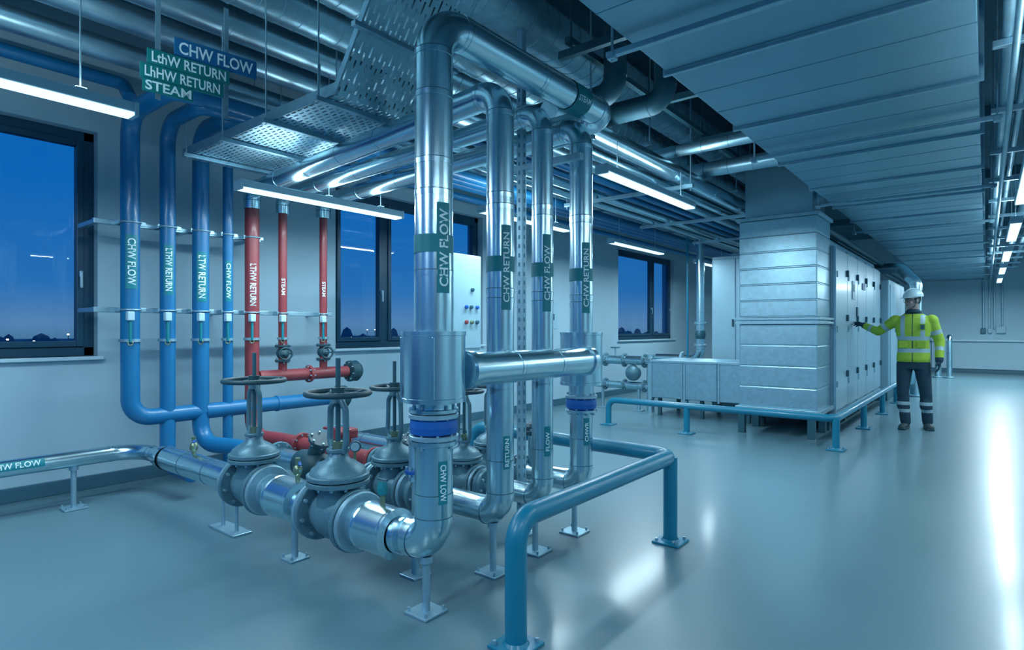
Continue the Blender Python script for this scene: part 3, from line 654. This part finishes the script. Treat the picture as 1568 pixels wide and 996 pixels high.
def hand(nm,w,d,n,s,curl):
    b=B('x'); d=V(d).normalized(); n=V(n); n=(n-d*n.dot(d)).normalized(); s=V(s); s=(s-d*s.dot(d)-n*s.dot(n)).normalized()
    R=Matrix((s,d,n)).transposed()
    limb(b,w-d*.02,.033,w+d*.02,.03); b.ell(w+d*.055,(.043,.052,.018),skin,R); b.ell(w+d*.04+s*.022+n*.008,(.02,.03,.017),skin,R)
    for k,(o_,l) in enumerate(((.031,.072),(.011,.080),(-.010,.074),(-.030,.058))):
        p=w+d*.09+s*o_ - d*abs(o_)*.2; c=curl[k]; ang=0
        for j,f in enumerate((.45,.32,.23)):
            ang+=c*(.6 if j==0 else 1); q=p+(d*math.cos(ang)+n*math.sin(ang)+s*o_*1.5)*l*f
            limb(b,p,.0098-.0008*j,q,.0092-.0008*j); p=q
    p=w+d*.03+s*.032; q=p+(s*.75+d*.6+n*.25).normalized()*.035; limb(b,p,.014,q,.011); r_=q+(d*.85+s*.2+n*.4).normalized()*.03; limb(b,q,.011,r_,.009)
    remesh(b,nm,.0038,2,lambda c:0,[navy])
hand('hand_reaching',W1,V((-.115,.06,.03)),(-.3,-.5,-.6),(0,-.5,.8),(.15,.35,.45,.5))
hand('hand_relaxed',W2,(0,-.03,-1),(-1,.1,0),(0,-1,0),(.3,.35,.4,.45))
HR=Matrix.Rotation(math.radians(-52),3,'Z')@Matrix.Rotation(math.radians(4),3,'X'); HC=V((-.005,-.015,1.715))
def h(x,y,z): return HC+HR@V((x,y,z))
b=B('x')
b.ell(h(0,.012,.02),(.074,.092,.095),skin,HR); b.ell(h(0,-.028,-.045),(.057,.06,.066),skin,HR); b.ell(h(0,-.062,-.088),(.026,.022,.022),skin,HR)
limb(b,h(0,-.080,.012),.008,h(0,-.100,-.022),.0125); b.ell(h(0,-.073,.03),(.045,.018,.012),skin,HR)
for sx in(-1,1): b.ell(h(sx*.077,.008,-.005),(.010,.02,.032),skin,HR); b.ell(h(sx*.038,-.06,-.025),(.024,.022,.02),skin,HR); limb(b,h(sx*.012,-.086,-.024),.008,h(sx*.01,-.088,-.026),.007)
b.ell(h(0,-.080,-.055),(.024,.011,.010),skin,HR)
limb(b,h(0,.02,-.06),.052,V((0,.01,1.53)),.06)
def hreg(c):
    q=HR.inverted()@(c-HC)
    if abs(q.x)>.083: return 0
    if q.y>.03 and q.z>-.05: return 1
    if q.z>.045: return 1
    if abs(q.x)>.066 and q.z>-.0 and q.y>-.02 : return 1
    if abs(q.x)<.02 and abs(q.z+.055)<.006 and q.y<-.08: return 2
    return 0
remesh(b,'head',.0052,3,hreg,[skin,hair,lip])
b=B('face_details')
for sx in(-1,1):
    b.ell(h(sx*.030,-.076,.006),(.013,.009,.008),eyew,HR,12,8); b.ell(h(sx*.030,-.084,.006),(.0055,.003,.0055),black,HR,10,6); b.box(h(sx*.031,-.088,.030),(.028,.006,.006),hair,.002,HR)
    b.torus(h(sx*.031,-.094,.006),HR@V((0,1,0)),.021,.002,black,20,6); b.cyl(h(sx*.052,-.09,.008),h(sx*.078,.0,.008),.002,black,seg=6)
b.cyl(h(-.01,-.096,.008),h(.01,-.096,.008),.002,black,seg=6); o=b.done(); o.parent=worker
b=B('safety_helmet'); b.ell(h(0,.008,.050),(.100,.125,.108),helm,HR,32,14,z0=0.0)
b.lathe(h(0,.008,.050),HR@V((0,0,1)),[(.09,.0),(.108,-.006),(.112,-.002),(.100,.008)],helm)
vs=[];K=16
for i in range(K+1):
    f=math.pi+math.pi*i/K
    for rr,zz in((.95,.004),(1.0,.0)):
        vs.append(h(.098*math.cos(f)*(1.02 if rr==1 else 1),.008+(.118*rr if rr<1 else .172)*math.sin(f),.050+zz-(.012 if rr==1 else 0)))
b.add(vs,[[2*i,2*i+1,2*i+3,2*i+2] for i in range(K)],helm,True)
P=[h(0,.008+.127*math.cos(math.pi*(.08+.84*i/12)),.05+.112*math.sin(math.pi*(.08+.84*i/12))) for i in range(13)]
b.sweep(P,.008,helm,8); b.tube([h(-.085,-.01,.045),h(-.07,-.02,-.07),h(0,-.045,-.115),h(.07,-.02,-.07),h(.085,-.01,.045)],.004,black,.04,8); o=b.done(); o.parent=worker

# ---------------------------------------------------------------- camera
cam=bpy.data.cameras.new('camera'); cam.sensor_width=36; cam.lens=20.8; cam.shift_y=.004; cam.clip_start=.05
co=bpy.data.objects.new('camera',cam); co.location=(0,0,1.3); co.rotation_euler=(math.radians(90),0,math.radians(38.67)); scene.collection.objects.link(co); scene.camera=co
